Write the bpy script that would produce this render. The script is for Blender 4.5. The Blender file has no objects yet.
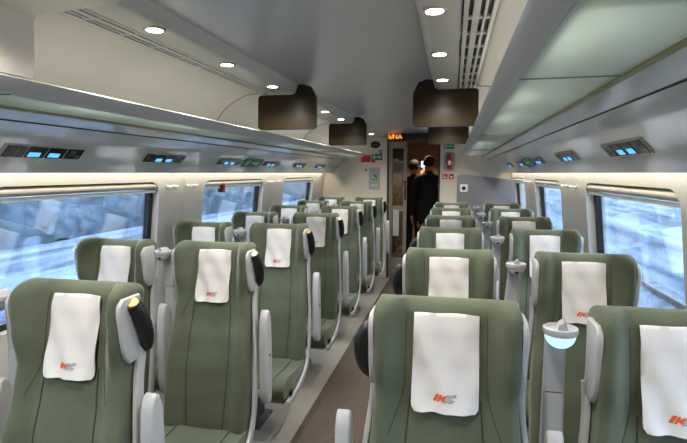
import bpy, bmesh, math, random
from mathutils import Vector, Matrix

random.seed(7)
SC = bpy.context.scene
COL = SC.collection
PI = math.pi
AX = -0.54            # centre line of the coach
H = 1.53              # eye height


# ------------------------------------------------------------------ materials
def new_mat(name):
    m = bpy.data.materials.new(name)
    m.use_nodes = True
    nt = m.node_tree
    for n in list(nt.nodes):
        nt.nodes.remove(n)
    out = nt.nodes.new('ShaderNodeOutputMaterial')
    return m, nt, out


def hexc(r, g, b):
    f = lambda c: (c / 12.92 if c <= .04045 else ((c + .055) / 1.055) ** 2.4)
    return (f(r / 255), f(g / 255), f(b / 255), 1)


def pbr(name, col, rough=.5, metal=0.0, var=.06, scale=6.0, bump=0.0, bscale=200.0, spec=.5, coat=0.0,
        stretch=(1, 1, 1), emit=None, estr=0.0):
    m, nt, out = new_mat(name)
    b = nt.nodes.new('ShaderNodeBsdfPrincipled')
    nt.links.new(b.outputs[0], out.inputs[0])
    tc = nt.nodes.new('ShaderNodeTexCoord')
    mp = nt.nodes.new('ShaderNodeMapping')
    mp.inputs['Scale'].default_value = stretch
    nt.links.new(tc.outputs['Object'], mp.inputs[0])
    nz = nt.nodes.new('ShaderNodeTexNoise')
    nz.inputs['Scale'].default_value = scale
    nz.inputs['Detail'].default_value = 3
    nt.links.new(mp.outputs[0], nz.inputs[0])
    mx = nt.nodes.new('ShaderNodeMix')
    mx.data_type = 'RGBA'
    mx.inputs['A'].default_value = tuple(max(0, c * (1 - var)) for c in col[:3]) + (1,)
    mx.inputs['B'].default_value = tuple(min(1, c * (1 + var)) for c in col[:3]) + (1,)
    nt.links.new(nz.outputs['Fac'], mx.inputs['Factor'])
    nt.links.new(mx.outputs['Result'], b.inputs['Base Color'])
    b.inputs['Roughness'].default_value = rough
    b.inputs['Metallic'].default_value = metal
    b.inputs['Specular IOR Level'].default_value = spec
    b.inputs['Coat Weight'].default_value = coat
    if emit:
        b.inputs['Emission Color'].default_value = emit
        b.inputs['Emission Strength'].default_value = estr
    if bump:
        n2 = nt.nodes.new('ShaderNodeTexNoise')
        n2.inputs['Scale'].default_value = bscale
        n2.inputs['Detail'].default_value = 2
        nt.links.new(mp.outputs[0], n2.inputs[0])
        bp = nt.nodes.new('ShaderNodeBump')
        bp.inputs['Strength'].default_value = bump
        bp.inputs['Distance'].default_value = .002
        nt.links.new(n2.outputs['Fac'], bp.inputs['Height'])
        nt.links.new(bp.outputs[0], b.inputs['Normal'])
    return m


def emis(name, col, s):
    m, nt, out = new_mat(name)
    e = nt.nodes.new('ShaderNodeEmission')
    e.inputs[0].default_value = col
    e.inputs[1].default_value = s
    nt.links.new(e.outputs[0], out.inputs[0])
    return m


def fabric(name, ca, cb, fine=420):
    m, nt, out = new_mat(name)
    b = nt.nodes.new('ShaderNodeBsdfPrincipled')
    nt.links.new(b.outputs[0], out.inputs[0])
    tc = nt.nodes.new('ShaderNodeTexCoord')
    n1 = nt.nodes.new('ShaderNodeTexNoise'); n1.inputs['Scale'].default_value = fine; n1.inputs['Detail'].default_value = 2
    n2 = nt.nodes.new('ShaderNodeTexNoise'); n2.inputs['Scale'].default_value = 7; n2.inputs['Detail'].default_value = 3
    nt.links.new(tc.outputs['Object'], n1.inputs[0]); nt.links.new(tc.outputs['Object'], n2.inputs[0])
    ad = nt.nodes.new('ShaderNodeMath'); ad.operation = 'MULTIPLY_ADD'
    ad.inputs[1].default_value = .45
    nt.links.new(n1.outputs['Fac'], ad.inputs[0])
    m2 = nt.nodes.new('ShaderNodeMath'); m2.operation = 'MULTIPLY'; m2.inputs[1].default_value = .55
    nt.links.new(n2.outputs['Fac'], m2.inputs[0]); nt.links.new(m2.outputs[0], ad.inputs[2])
    cr = nt.nodes.new('ShaderNodeValToRGB')
    cr.color_ramp.elements[0].position = .3; cr.color_ramp.elements[0].color = ca
    cr.color_ramp.elements[1].position = .7; cr.color_ramp.elements[1].color = cb
    nt.links.new(ad.outputs[0], cr.inputs[0])
    nt.links.new(cr.outputs[0], b.inputs['Base Color'])
    b.inputs['Roughness'].default_value = .85
    b.inputs['Specular IOR Level'].default_value = .25
    b.inputs['Sheen Weight'].default_value = .35
    b.inputs['Sheen Roughness'].default_value = .4
    b.inputs['Sheen Tint'].default_value = (.85, .87, .75, 1)
    bp = nt.nodes.new('ShaderNodeBump'); bp.inputs['Strength'].default_value = .35; bp.inputs['Distance'].default_value = .002
    nt.links.new(n1.outputs['Fac'], bp.inputs['Height']); nt.links.new(bp.outputs[0], b.inputs['Normal'])
    return m


def window_glass(name, tint, refl=.16):
    m, nt, out = new_mat(name)
    t = nt.nodes.new('ShaderNodeBsdfTransparent'); t.inputs[0].default_value = tint
    g = nt.nodes.new('ShaderNodeBsdfGlossy'); g.inputs['Roughness'].default_value = .01
    g.inputs['Color'].default_value = (.9, .95, 1, 1)
    lw = nt.nodes.new('ShaderNodeLayerWeight'); lw.inputs['Blend'].default_value = .35
    mr = nt.nodes.new('ShaderNodeMapRange')
    mr.inputs['To Min'].default_value = refl * .55; mr.inputs['To Max'].default_value = min(1, refl * 4)
    nt.links.new(lw.outputs['Fresnel'], mr.inputs['Value'])
    mx = nt.nodes.new('ShaderNodeMixShader')
    nt.links.new(mr.outputs[0], mx.inputs[0]); nt.links.new(t.outputs[0], mx.inputs[1]); nt.links.new(g.outputs[0], mx.inputs[2])
    nt.links.new(mx.outputs[0], out.inputs[0])
    return m


def frosted(name):
    m, nt, out = new_mat(name)
    d = nt.nodes.new('ShaderNodeBsdfDiffuse'); d.inputs[0].default_value = (.64, .71, .68, 1)
    t = nt.nodes.new('ShaderNodeBsdfTranslucent'); t.inputs[0].default_value = (.74, .82, .78, 1)
    g = nt.nodes.new('ShaderNodeBsdfGlossy'); g.inputs['Roughness'].default_value = .18
    tc = nt.nodes.new('ShaderNodeTexCoord'); nz = nt.nodes.new('ShaderNodeTexNoise'); nz.inputs['Scale'].default_value = 3
    nt.links.new(tc.outputs['Object'], nz.inputs[0])
    a = nt.nodes.new('ShaderNodeMixShader')
    mr = nt.nodes.new('ShaderNodeMapRange'); mr.inputs['To Min'].default_value = .5; mr.inputs['To Max'].default_value = .65
    nt.links.new(nz.outputs['Fac'], mr.inputs['Value']); nt.links.new(mr.outputs[0], a.inputs[0])
    nt.links.new(d.outputs[0], a.inputs[1]); nt.links.new(t.outputs[0], a.inputs[2])
    b = nt.nodes.new('ShaderNodeMixShader')
    lw = nt.nodes.new('ShaderNodeLayerWeight'); lw.inputs['Blend'].default_value = .3
    m2 = nt.nodes.new('ShaderNodeMath'); m2.operation = 'MULTIPLY'; m2.inputs[1].default_value = .5
    nt.links.new(lw.outputs['Fresnel'], m2.inputs[0]); nt.links.new(m2.outputs[0], b.inputs[0])
    nt.links.new(a.outputs[0], b.inputs[1]); nt.links.new(g.outputs[0], b.inputs[2])
    nt.links.new(b.outputs[0], out.inputs[0])
    return m


def carpet(name, ca, cb, scale=260):
    m, nt, out = new_mat(name)
    b = nt.nodes.new('ShaderNodeBsdfPrincipled'); nt.links.new(b.outputs[0], out.inputs[0])
    tc = nt.nodes.new('ShaderNodeTexCoord')
    n1 = nt.nodes.new('ShaderNodeTexNoise'); n1.inputs['Scale'].default_value = scale; n1.inputs['Detail'].default_value = 4
    nt.links.new(tc.outputs['Object'], n1.inputs[0])
    cr = nt.nodes.new('ShaderNodeValToRGB')
    cr.color_ramp.elements[0].position = .38; cr.color_ramp.elements[0].color = ca
    cr.color_ramp.elements[1].position = .62; cr.color_ramp.elements[1].color = cb
    nt.links.new(n1.outputs['Fac'], cr.inputs[0]); nt.links.new(cr.outputs[0], b.inputs['Base Color'])
    b.inputs['Roughness'].default_value = .9
    bp = nt.nodes.new('ShaderNodeBump'); bp.inputs['Strength'].default_value = .5; bp.inputs['Distance'].default_value = .004
    nt.links.new(n1.outputs['Fac'], bp.inputs['Height']); nt.links.new(bp.outputs[0], b.inputs['Normal'])
    return m


M = {}
M['fabric'] = fabric('seat_green_fabric', hexc(69, 76, 61), hexc(89, 96, 79))
M['seam'] = pbr('seam_thread', hexc(44, 54, 38), .9)
M['cloth'] = pbr('headrest_cloth', hexc(204, 202, 202), .8, var=.03, scale=30, bump=.25, bscale=500, spec=.2)
M['trim'] = pbr('pale_seat_trim', hexc(164, 165, 166), .38, var=.02)
M['black'] = pbr('black_plastic', hexc(20, 20, 22), .35, var=.1)
M['brass'] = pbr('number_disc_tan', hexc(196, 168, 120), .4, metal=.3, var=.12, scale=90)
M['shell'] = pbr('seat_shell_grey', hexc(120, 124, 124), .5)
M['dark'] = pbr('dark_grey_metal', hexc(58, 60, 64), .5)
M['logo_orange'] = pbr('logo_orange', hexc(214, 84, 40), .7)
M['logo_grey'] = pbr('logo_grey', hexc(110, 112, 128), .7)
M['wall'] = pbr('wall_panel', hexc(198, 197, 192), .38, var=.015, scale=2)
M['white'] = pbr('white_panel', hexc(234, 227, 212), .35, var=.015, scale=2)
M['bay'] = pbr('bay_lining', hexc(198, 191, 178), .4, var=.015, scale=2)
M['ceiling'] = pbr('ceiling_satin', hexc(196, 197, 200), .28, metal=.25, var=.02, scale=1.5)
M['strip'] = pbr('ceiling_strip', hexc(202, 200, 194), .28, var=.015, scale=2)
M['slope'] = pbr('satin_slope_panel', hexc(216, 219, 224), .13, metal=.4, var=.02, scale=2)
M['lip'] = pbr('rack_rail_alu', hexc(190, 191, 192), .42, metal=.12, var=.02)
M['frost'] = frosted('frosted_shelf_glass')
M['edgeglass'] = pbr('glass_edge_teal', hexc(70, 128, 122), .2)
M['yellowish'] = pbr('shelf_seal', hexc(150, 146, 110), .5)
M['floor'] = carpet('grey_floor_covering', hexc(128, 124, 116), hexc(158, 154, 146), 180)
M['carpet'] = carpet('brown_aisle_carpet', hexc(54, 46, 40), hexc(94, 82, 72), 200)
M['glass'] = window_glass('window_pane_glass', (.84, .91, .98, 1), .18)
M['doorglass'] = window_glass('door_glass', (.75, .72, .66, 1), .2)
M['gasket'] = pbr('black_rubber', hexc(14, 15, 18), .45)
M['blind'] = pbr('blind_fabric', hexc(198, 191, 180), .7, var=.04, scale=60)
M['screen'] = pbr('screen_black', hexc(50, 40, 25), .30, var=.05, spec=.25)
M['bezel'] = pbr('screen_bezel', hexc(12, 12, 12), .4)
M['lamp'] = emis('downlight_glow', (1.0, .90, .74, 1), 26)
M['ring'] = pbr('downlight_ring', hexc(210, 208, 202), .25, metal=.5)
M['blue'] = emis('display_blue', (.10, .40, 1.0, 1), 1.3)
M['tile'] = pbr('display_tile', hexc(14, 15, 22), .2, var=.1)
M['tileink'] = pbr('display_ink', hexc(90, 94, 104), .5)
M['green'] = pbr('sign_green', hexc(24, 132, 92), .5)
M['signwhite'] = pbr('sign_white', hexc(232, 236, 232), .5)
M['red'] = pbr('red_enamel', hexc(196, 34, 30), .35)
M['endwall'] = pbr('end_wall_cream', hexc(222, 212, 192), .45, var=.015, scale=2)
M['partition'] = pbr('partition_grey', hexc(134, 134, 140), .5, var=.03, scale=3)
M['led'] = emis('led_orange', (1.0, .33, .04, 1), 1.5)
M['doorframe'] = pbr('door_metal', hexc(150, 140, 124), .35, metal=.4)
M['brown'] = pbr('vestibule_lining', hexc(150, 126, 100), .45, var=.2, scale=4)
M['poster'] = pbr('poster_grey', hexc(168, 170, 166), .4)
M['bluesign'] = pbr('sign_blue', hexc(60, 70, 120), .5)
M['lamplens'] = emis('reading_light_lens', (.50, .78, 1.0, 1), 1.0)
M['lampgrey'] = pbr('lamp_grey', hexc(168, 170, 174), .35, var=.02)
M['jacket'] = pbr('navy_jacket', hexc(22, 24, 40), .85, var=.2, scale=20)
M['jacketb'] = pbr('black_jacket', hexc(20, 20, 26), .85, var=.2, scale=20)
M['trouser'] = pbr('dark_trousers', hexc(26, 26, 32), .9)
M['skin'] = pbr('skin', hexc(190, 140, 112), .6, var=.05, scale=30)
M['hair'] = pbr('dark_hair', hexc(34, 26, 20), .7, var=.3, scale=80)
M['phone'] = emis('phone_screen', (.5, .85, 1.0, 1), 2.5)


# ------------------------------------------------------------------ mesh helpers
class MB:
    def __init__(s):
        s.bm = bmesh.new()

    def face(s, vs, mi=0):
        try:
            f = s.bm.faces.new(vs)
            f.material_index = mi
            return f
        except ValueError:
            return None

    def v(s, p):
        return s.bm.verts.new(p)

    def box(s, a, b, bev=0.0, seg=2, mi=0, mat=None):
        x0, y0, z0 = a; x1, y1, z1 = b
        t = bmesh.new()
        bmesh.ops.create_cube(t, size=1)
        for q in t.verts:
            q.co = Vector(((x0 + x1) / 2 + q.co.x * (x1 - x0), (y0 + y1) / 2 + q.co.y * (y1 - y0), (z0 + z1) / 2 + q.co.z * (z1 - z0)))
        if bev:
            bmesh.ops.bevel(t, geom=t.edges[:], offset=bev, segments=seg, affect='EDGES', profile=.5)
        s.merge(t, mi, mat)

    def merge(s, t, mi=0, mat=None):
        mp = {}
        for q in t.verts:
            mp[q] = s.bm.verts.new(mat @ q.co if mat else q.co)
        for f in t.faces:
            n = s.bm.faces.new([mp[q] for q in f.verts]); n.material_index = mi
        t.free()

    def loft(s, loops, cap=True, closed=True, mi=0):
        R = [[s.v(p) for p in l] for l in loops]
        n = len(R[0])
        for i in range(len(R) - 1):
            for j in range(n if closed else n - 1):
                k = (j + 1) % n
                s.face((R[i][j], R[i][k], R[i + 1][k], R[i + 1][j]), mi)
        if cap:
            s.face(list(reversed(R[0])), mi); s.face(R[-1], mi)
        return R

    def tube(s, path, r, n=8, mi=0, sx=1.0):
        path = [Vector(p) for p in path]
        loops = []
        up = Vector((1, 0, 0))
        for i, p in enumerate(path):
            d = (path[min(i + 1, len(path) - 1)] - path[max(i - 1, 0)]).normalized()
            u = up - d * up.dot(d)
            if u.length < 1e-4:
                u = Vector((0, 1, 0)) - d * d.y
            u.normalize(); w = d.cross(u)
            rr = r[i] if isinstance(r, (list, tuple)) else r
            loops.append([p + (u * math.cos(2 * PI * k / n) * sx + w * math.sin(2 * PI * k / n)) * rr for k in range(n)])
        s.loft(loops, mi=mi)

    def prism(s, pts, fa, fb, mi=0):
        """pts 2D outline; fa, fb map a 2D point to the two 3D sides"""
        a = [s.v(fa(p)) for p in pts]; b = [s.v(fb(p)) for p in pts]
        s.face(a, mi); s.face(list(reversed(b)), mi)
        n = len(pts)
        for i in range(n):
            j = (i + 1) % n
            s.face((a[i], b[i], b[j], a[j]), mi)

    def lathe(s, prof, c, n=24, axis='z', mi=0):
        loops = []
        for (r, h) in prof:
            l = []
            for k in range(n):
                a = 2 * PI * k / n
                p = (r * math.cos(a), r * math.sin(a), h)
                if axis == 'y': p = (p[0], p[2], p[1])
                if axis == 'x': p = (p[2], p[0], p[1])
                l.append(Vector(c) + Vector(p))
            loops.append(l)
        s.loft(loops, mi=mi)

    def ellipsoid(s, c, r, nu=16, nv=10, mi=0):
        t = bmesh.new()
        bmesh.ops.create_uvsphere(t, u_segments=nu, v_segments=nv, radius=1)
        for q in t.verts:
            q.co = Vector((c[0] + q.co.x * r[0], c[1] + q.co.y * r[1], c[2] + q.co.z * r[2]))
        s.merge(t, mi)

    def build(s, name, mats, parent=None, smooth=True, ang=40):
        bmesh.ops.remove_doubles(s.bm, verts=s.bm.verts[:], dist=1e-5)
        bmesh.ops.recalc_face_normals(s.bm, faces=s.bm.faces[:])
        me = bpy.data.meshes.new(name)
        if smooth:
            for f in s.bm.faces: f.smooth = True
            for e in s.bm.edges:
                if len(e.link_faces) == 2 and e.calc_face_angle(0) > math.radians(ang):
                    e.smooth = False
        s.bm.to_mesh(me); s.bm.free()
        if not isinstance(mats, (list, tuple)): mats = [mats]
        for m in mats: me.materials.append(m)
        o = bpy.data.objects.new(name, me)
        COL.objects.link(o)
        if parent: o.parent = parent
        return o


def thing(name, label, cat, loc=(0, 0, 0), group=None):
    o = bpy.data.objects.new(name, None)
    COL.objects.link(o); o.empty_display_size = .1
    o.location = loc; o['label'] = label; o['category'] = cat
    if group: o['group'] = group
    return o


def tag(o, label, cat, group=None):
    o['label'] = label; o['category'] = cat
    if group: o['group'] = group
    return o


def struct(o, label=None):
    o['kind'] = 'structure'
    if label: o['label'] = label
    return o


def dup(o, loc, label=None, group=None):
    c = o.copy(); COL.objects.link(c); c.location = loc
    if label: c['label'] = label
    if group: c['group'] = group
    def rec(src, dst):
        for ch in src.children:
            d = ch.copy(); COL.objects.link(d); d.parent = dst
            rec(ch, d)
    rec(o, c)
    return c


def lerp(tab, x):
    if x <= tab[0][0]: return tab[0][1]
    for (a, u), (b, w) in zip(tab, tab[1:]):
        if x <= b:
            t = (x - a) / (b - a); t2 = t * t * (3 - 2 * t)
            return u + (w - u) * (t * .5 + t2 * .5)
    return tab[-1][1]


def sstep(a, b, x):
    t = max(0, min(1, (x - a) / (b - a)))
    return t * t * (3 - 2 * t)


# ------------------------------------------------------------------ coach shell
Y0, Y1 = -2.0, 7.2
SIDES = (('left', -1), ('right', 1))
Z_TOP, Z_BOT = 1.472, .82


def wx(sg, z, d=0.0):
    s = 1.32 + (1.47 - z) * .10 if z < 1.47 else 1.32 + (1.47 - z) * .02
    return AX + sg * (s + d)


def rrect(y0, y1, z0, z1, r, k=8, outer=None):
    """matched inner (rounded) and outer (rect) points, counter-clockwise"""
    ins, outs = [], []
    cs = [(y1 - r, z0 + r, -90), (y1 - r, z1 - r, 0), (y0 + r, z1 - r, 90), (y0 + r, z0 + r, 180)]
    for (cy, cz, a0) in cs:
        angs = [a0 + 90 * i / k for i in range(k + 1)]
        if outer:
            oy0, oy1, oz0, oz1 = outer
            ky = oy1 if cy > (y0 + y1) / 2 else oy0
            kz = oz1 if cz > (z0 + z1) / 2 else oz0
            ca = math.degrees(math.atan2(kz - cz, ky - cy))
            while ca < a0: ca += 360
            angs = sorted(angs + [ca])
        for a in angs:
            c, s_ = math.cos(math.radians(a)), math.sin(math.radians(a))
            ins.append((cy + r * c, cz + r * s_))
            if outer:
                t = 1e9
                if c > 1e-6: t = min(t, (oy1 - cy) / c)
                if c < -1e-6: t = min(t, (oy0 - cy) / c)
                if s_ > 1e-6: t = min(t, (oz1 - cz) / s_)
                if s_ < -1e-6: t = min(t, (oz0 - cz) / s_)
                outs.append((cy + t * c, cz + t * s_))
    return ins, outs


WIN = {'left': [(-2.0, -.85), (-.15, 1.03), (1.68, 2.93), (3.53, 4.77), (5.39, 6.62)],
       'right': [(-1.85, -.75), (.10, 1.25), (1.97, 3.27), (4.0, 5.2), (5.93, 7.05)]}
WIN['left'] = WIN['left'][1:]
WIN['right'] = WIN['right'][1:]
REC = .045      # depth of the window recess

for side, sg in SIDES:
    mb = MB()
    zt = 1.60
    cuts = [Y0]
    ws = WIN[side]
    for (a, b), (c, d) in zip(ws, ws[1:]):
        cuts.append((b + c) / 2)
    cuts.append(Y1)
    P = lambda y, z, d=0.0: Vector((wx(sg, z, d), y, z))
    for i, (a, b) in enumerate(ws):
        c0, c1 = cuts[i] + (.002 if i else 0), cuts[i + 1] - (.002 if i < len(ws) - 1 else 0)
        ins, outs = rrect(a, b, Z_BOT, Z_TOP, .09, 8, (c0, c1, 0.42, zt))
        iv = [mb.v(P(*p)) for p in ins]; ov = [mb.v(P(*p)) for p in outs]
        # slightly rounded lip into the recess
        r1 = [mb.v(P(p[0], p[1], .006) + Vector((0, 0, 0))) for p in ins]
        r2 = [mb.v(P(p[0], p[1], REC)) for p in ins]
        n = len(ins)
        for j in range(n):
            k = (j + 1) % n
            mb.face((iv[j], iv[k], ov[k], ov[j])); mb.face((iv[j], iv[k], r1[k], r1[j])); mb.face((r1[j], r1[k], r2[k], r2[j]))
        # lower wall under the window
        q = [mb.v(P(y, z)) for (y, z) in ((c0, .42), (c1, .42), (c1, -.02), (c0, -.02))]
        mb.face(q)
        # panel joint return
        for yy in (c0, c1):
            for za, zb in ((-.02, 1.47), (1.47, zt)):
                qq = [mb.v(P(yy, z, d)) for (z, d) in ((za, 0), (zb, 0), (zb, .014), (za, .014))]
                mb.face(qq)
    # outer skin closing the panel joints
    q = [P(Y0, 0, .012), P(Y1, 0, .012)]
    for yc in cuts[1:-1]:
        for za, zb in ((-.02, 1.47), (1.47, zt)):
            mb.face([mb.v(P(y, z, .012)) for (y, z) in ((yc - .02, za), (yc + .02, za), (yc + .02, zb), (yc - .02, zb))], 1)
    struct(mb.build('wall_' + side, [M['wall'], M['dark']], ang=30), 'pale grey %s coach wall with window openings' % side)

    # windows
    for i, (a, b) in enumerate(ws):
        ins, _ = rrect(a + .0, b - .0, Z_BOT, Z_TOP, .09, 8)
        inn, _ = rrect(a + .045, b - .045, Z_BOT + .03, Z_TOP - .015, .07, 8)
        mb = MB()
        n = len(ins)
        A = [mb.v(P(p[0], p[1], REC)) for p in ins]
        B = [mb.v(P(p[0], p[1], REC + .0)) for p in inn]
        C = [mb.v(P(p[0], p[1], REC + .03)) for p in inn]
        D = [mb.v(P(p[0], p[1], REC + .03)) for p in ins]
        for j in range(n):
            k = (j + 1) % n
            for (U, V) in ((A, B), (B, C), (C, D), (D, A)):
                mb.face((U[j], U[k], V[k], V[j]))
        fr = mb.build('window_%d' % (i + 1 + (10 if sg > 0 else 0)), M['gasket'], ang=30)
        struct(fr)
        mb = MB()
        lo = [[P(p[0], p[1], REC + d) for p in inn] for d in (.014, .020)]
        mb.loft(lo)
        mb.build('pane', M['glass'], fr, smooth=False)
        # roller blind, wound up under the top of the opening
        mb = MB()
        zc = Z_TOP - .026
        mb.tube([P(a + .02, zc, .022), P(b - .02, zc, .022)], .021, 14)
        mb.build('blind_roll', M['blind'], fr)
        mb = MB()
        mb.prism([(-.007, -.006), (.007, -.006), (.007, .012), (-.007, .012)],
                 lambda p: P(a + .025, zc - .036 + p[1], .020 + p[0]), lambda p: P(b - .025, zc - .036 + p[1], .020 + p[0]))
        mb.build('blind_bar', M['signwhite'], fr)


def sx(sg, s):
    return AX + sg * s


def sweep(name, prof, sg, ya, yb, mat, kind_label=None, thick=None, parent=None, ang=35):
    """open profile of (s, z) swept along the coach"""
    mb = MB()
    la = [Vector((sx(sg, s), ya, z)) for s, z in prof]; lb = [Vector((sx(sg, s), yb, z)) for s, z in prof]
    mb.loft([la, lb], cap=False, closed=False)
    o = mb.build(name, mat, parent, ang=ang)
    if kind_label: struct(o, kind_label)
    return o


def curve(pts, n=6):
    """Catmull-Rom through pts"""
    out = []
    for i in range(len(pts) - 1):
        p0 = pts[max(i - 1, 0)]; p1 = pts[i]; p2 = pts[i + 1]; p3 = pts[min(i + 2, len(pts) - 1)]
        for k in range(n):
            t = k / n
            out.append(tuple(.5 * ((2 * p1[j]) + (-p0[j] + p2[j]) * t + (2 * p0[j] - 5 * p1[j] + 4 * p2[j] - p3[j]) * t * t
                                   + (-p0[j] + 3 * p1[j] - 3 * p2[j] + p3[j]) * t ** 3) for j in range(len(p1))))
    out.append(tuple(pts[-1]))
    return out


# centre ceiling (joints across at 3.0 and 4.9)
mb = MB()
for ya, yb in ((Y0, 1.2), (1.204, 3.0), (3.004, 4.9), (4.904, Y1)):
    prof = [(x, 2.075 + .02 * (1 - (x / .41) ** 2)) for x in [-.41 + .82 * i / 16 for i in range(17)]]
    mb.loft([[Vector((AX + x, y, z)) for x, z in prof] for y in (ya, yb)], cap=False, closed=False)
mb.box((AX - 1.5, Y0 - .05, 2.105), (AX + 1.5, Y1 + .06, 2.13))
struct(mb.build('ceiling', M['ceiling']), 'grey satin centre ceiling of the coach')

DL_Y = [1.6, 2.17, 2.76, 3.96, 4.55, 5.72, 6.32]
GR_Y = {'left': 1.25, 'right': -.2}
for side, sg in SIDES:
    # strip that carries the downlights
    sweep('trim_1' if sg < 0 else 'trim_2', curve([(.408, 2.082), (.425, 2.045), (.445, 2.027), (.50, 2.022), (.552, 2.024)], 4) + [(.552, 2.06)],
          sg, Y0, Y1, M['strip'], 'pale ceiling strip with round downlights on the %s' % side)
    # ventilation grille
    gx = [(.562, .578), (.590, .612), (.624, .634), (.648, .662)]
    ya, yb = 1.27 if sg < 0 else .2, Y1 - .02
    vent = thing('ceiling_vent', 'long slotted air vent in the ceiling along the %s downlight strip' % side, 'air vent', (0, 0, 0), 'ceiling air vents')
    mb = MB(); mb.box((sx(sg, .558) if sg > 0 else sx(sg, .70), ya, 2.045), (sx(sg, .70) if sg > 0 else sx(sg, .558), yb, 2.05))
    mb.build('backing', M['gasket'], vent)
    mb = MB()
    for a, b in gx:
        mb.box((min(sx(sg, a), sx(sg, b)), ya, 2.026), (max(sx(sg, a), sx(sg, b)), yb, 2.036), .002, 1)
    y = ya
    while y < yb:
        mb.box((min(sx(sg, .560), sx(sg, .664)), y, 2.028), (max(sx(sg, .560), sx(sg, .664)), y + .018, 2.038), .002, 1)
        y += .19
    mb.build('grille', M['strip'], vent)
    # luggage bay lining: from the vent up over and down behind the shelf
    prof = curve([(.661, 2.050), (.662, 2.027), (.74, 2.016), (.83, 1.975), (.91, 1.91), (.962, 1.83), (.982, 1.755)], 6)
    liner = prof
    sweep('trim_3' if sg < 0 else 'trim_4', prof, sg, Y0, Y1, M['bay'], 'cream lining of the %s luggage bay' % side)
    # satin sloping panel under the rack
    prof = curve([(.915, 1.742), (.99, 1.716)], 2)
    sweep('trim_5' if sg < 0 else 'trim_6', prof + [(.990, 1.722)], sg, Y0, Y1, M['slope'], 'narrow satin strip under the %s rack' % side)
    prof = [(.992, 1.722), (.994, 1.714)] + curve([(1.0, 1.711), (1.07, 1.672), (1.13, 1.618), (1.175, 1.560), (1.195, 1.532)], 5) + [(1.205, 1.530), (1.215, 1.545)]
    sweep('trim_7' if sg < 0 else 'trim_8', prof, sg, Y0, Y1, M['slope'], 'satin sloping service panel above the %s windows' % side)
    mb = MB(); mb.tube([(sx(sg, .991), Y0 + .02, 1.7155), (sx(sg, .991), Y1 - .01, 1.7155)], .0035, 8)
    struct(mb.build('trim_15' if sg < 0 else 'trim_16', M['gasket']), 'dark joint line in the service panel on the %s' % side)
    mb = MB()
    for yj in (3.0, 4.9):
        mb.tube([(sx(sg, q[0] - .001), yj, q[1] - .001) for q in liner[2:]], .003, 6)
    struct(mb.build('trim_17' if sg < 0 else 'trim_18', M['shell']), 'panel joints across the %s bay lining' % side)
    # closing of the light cove above the windows
    sweep('trim_9' if sg < 0 else 'trim_10', [(1.0, 1.74), (1.40, 1.60)], sg, Y0, Y1, M['wall'], 'top of the light cove above the %s windows' % side)

# end panel where the ceiling is boxed in over the first row
for side, sg, ye in (('left', -1, 1.25), ('right', 1, .78)):
    mb = MB()
    out = [(.99, 1.800), (.650, 1.800), (.640, 1.83)] + [(.615 + .02 * math.cos(a) - .0, 1.955 + .02 * math.sin(a)) for a in (0, .5, 1.0, 1.57)] + \
          [(.45, 1.985), (.37, 1.988), (.345, 2.0), (.335, 2.02), (.325, 2.10), (.99, 2.10)]
    mb.prism(out, lambda p: Vector((sx(sg, p[0]), Y0 + .01, p[1])), lambda p: Vector((sx(sg, p[0]), ye, p[1])))
    struct(mb.build('trim_11' if sg < 0 else 'trim_12', M['white'], ang=30), 'white boxed-in ceiling panel over the nearest %s seats' % side)

YR = 6.85
# luggage racks: glass shelf and rail
for side, sg in SIDES:
    rk = thing('luggage_rack', 'frosted glass luggage rack with metal rail along the %s wall' % side, 'luggage rack', (0, 0, 0), 'luggage racks')
    mb = MB()
    pr = [(.672, 1.758), (.680, 1.753), (.695, 1.753), (.705, 1.762), (.700, 1.772), (.680, 1.790), (.664, 1.797), (.651, 1.797), (.646, 1.792)]
    mb.prism(pr, lambda p: Vector((sx(sg, p[0]), Y0 + .02, p[1])), lambda p: Vector((sx(sg, p[0]), YR, p[1])))
    mb.build('rail', M['lip'], rk, ang=50)
    js = [-.6, 1.28, 3.1, 4.95, YR - .006]
    if sg < 0: js = [-.6, 1.21, 3.1, 4.95, YR - .006]
    for a, b in zip(js, js[1:]):
        mb = MB()
        x0, x1 = sorted((sx(sg, .69), sx(sg, .935)))
        mb.box((x0, a + .006, 1.752), (x1, b - .006, 1.762), .002, 1)
        g = mb.build('glass_shelf', M['frost'], rk, smooth=False)
        mb = MB()
        mb.box((x0, b - .006, 1.751), (x1, b + .006, 1.763), .001, 1)
        mb.build('glass_joint', M['edgeglass'], rk)
    mb = MB()
    x0, x1 = sorted((sx(sg, .905), sx(sg, .94)))
    mb.box((x0, Y0 + .02, 1.741), (x1, YR, 1.751), .003, 1)
    mb.build('shelf_seal', M['yellowish'], rk)

# floor
mb = MB(); mb.box((AX - 1.52, Y0, -.05), (AX + 1.52, Y1 + 2.8, 0))
struct(mb.build('floor', M['floor'], smooth=False), 'grey floor covering under the seats')
mb = MB(); mb.box((AX - .335, Y0 + .01, 0.0), (AX + .335, Y1 - .02, .006), .002, 1)
tag(mb.build('aisle_carpet', M['carpet'], smooth=False), 'brown speckled carpet runner along the aisle floor', 'carpet')

# added wall behind the viewer that keeps light in; the coach runs on
mb = MB(); mb.box((AX - 1.5, Y0 - .05, 0), (AX + 1.5, Y0, 2.2))
struct(mb.build('wall_back_added', M['wall'], smooth=False), 'added unseen wall behind the viewer that keeps the light in')

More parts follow.
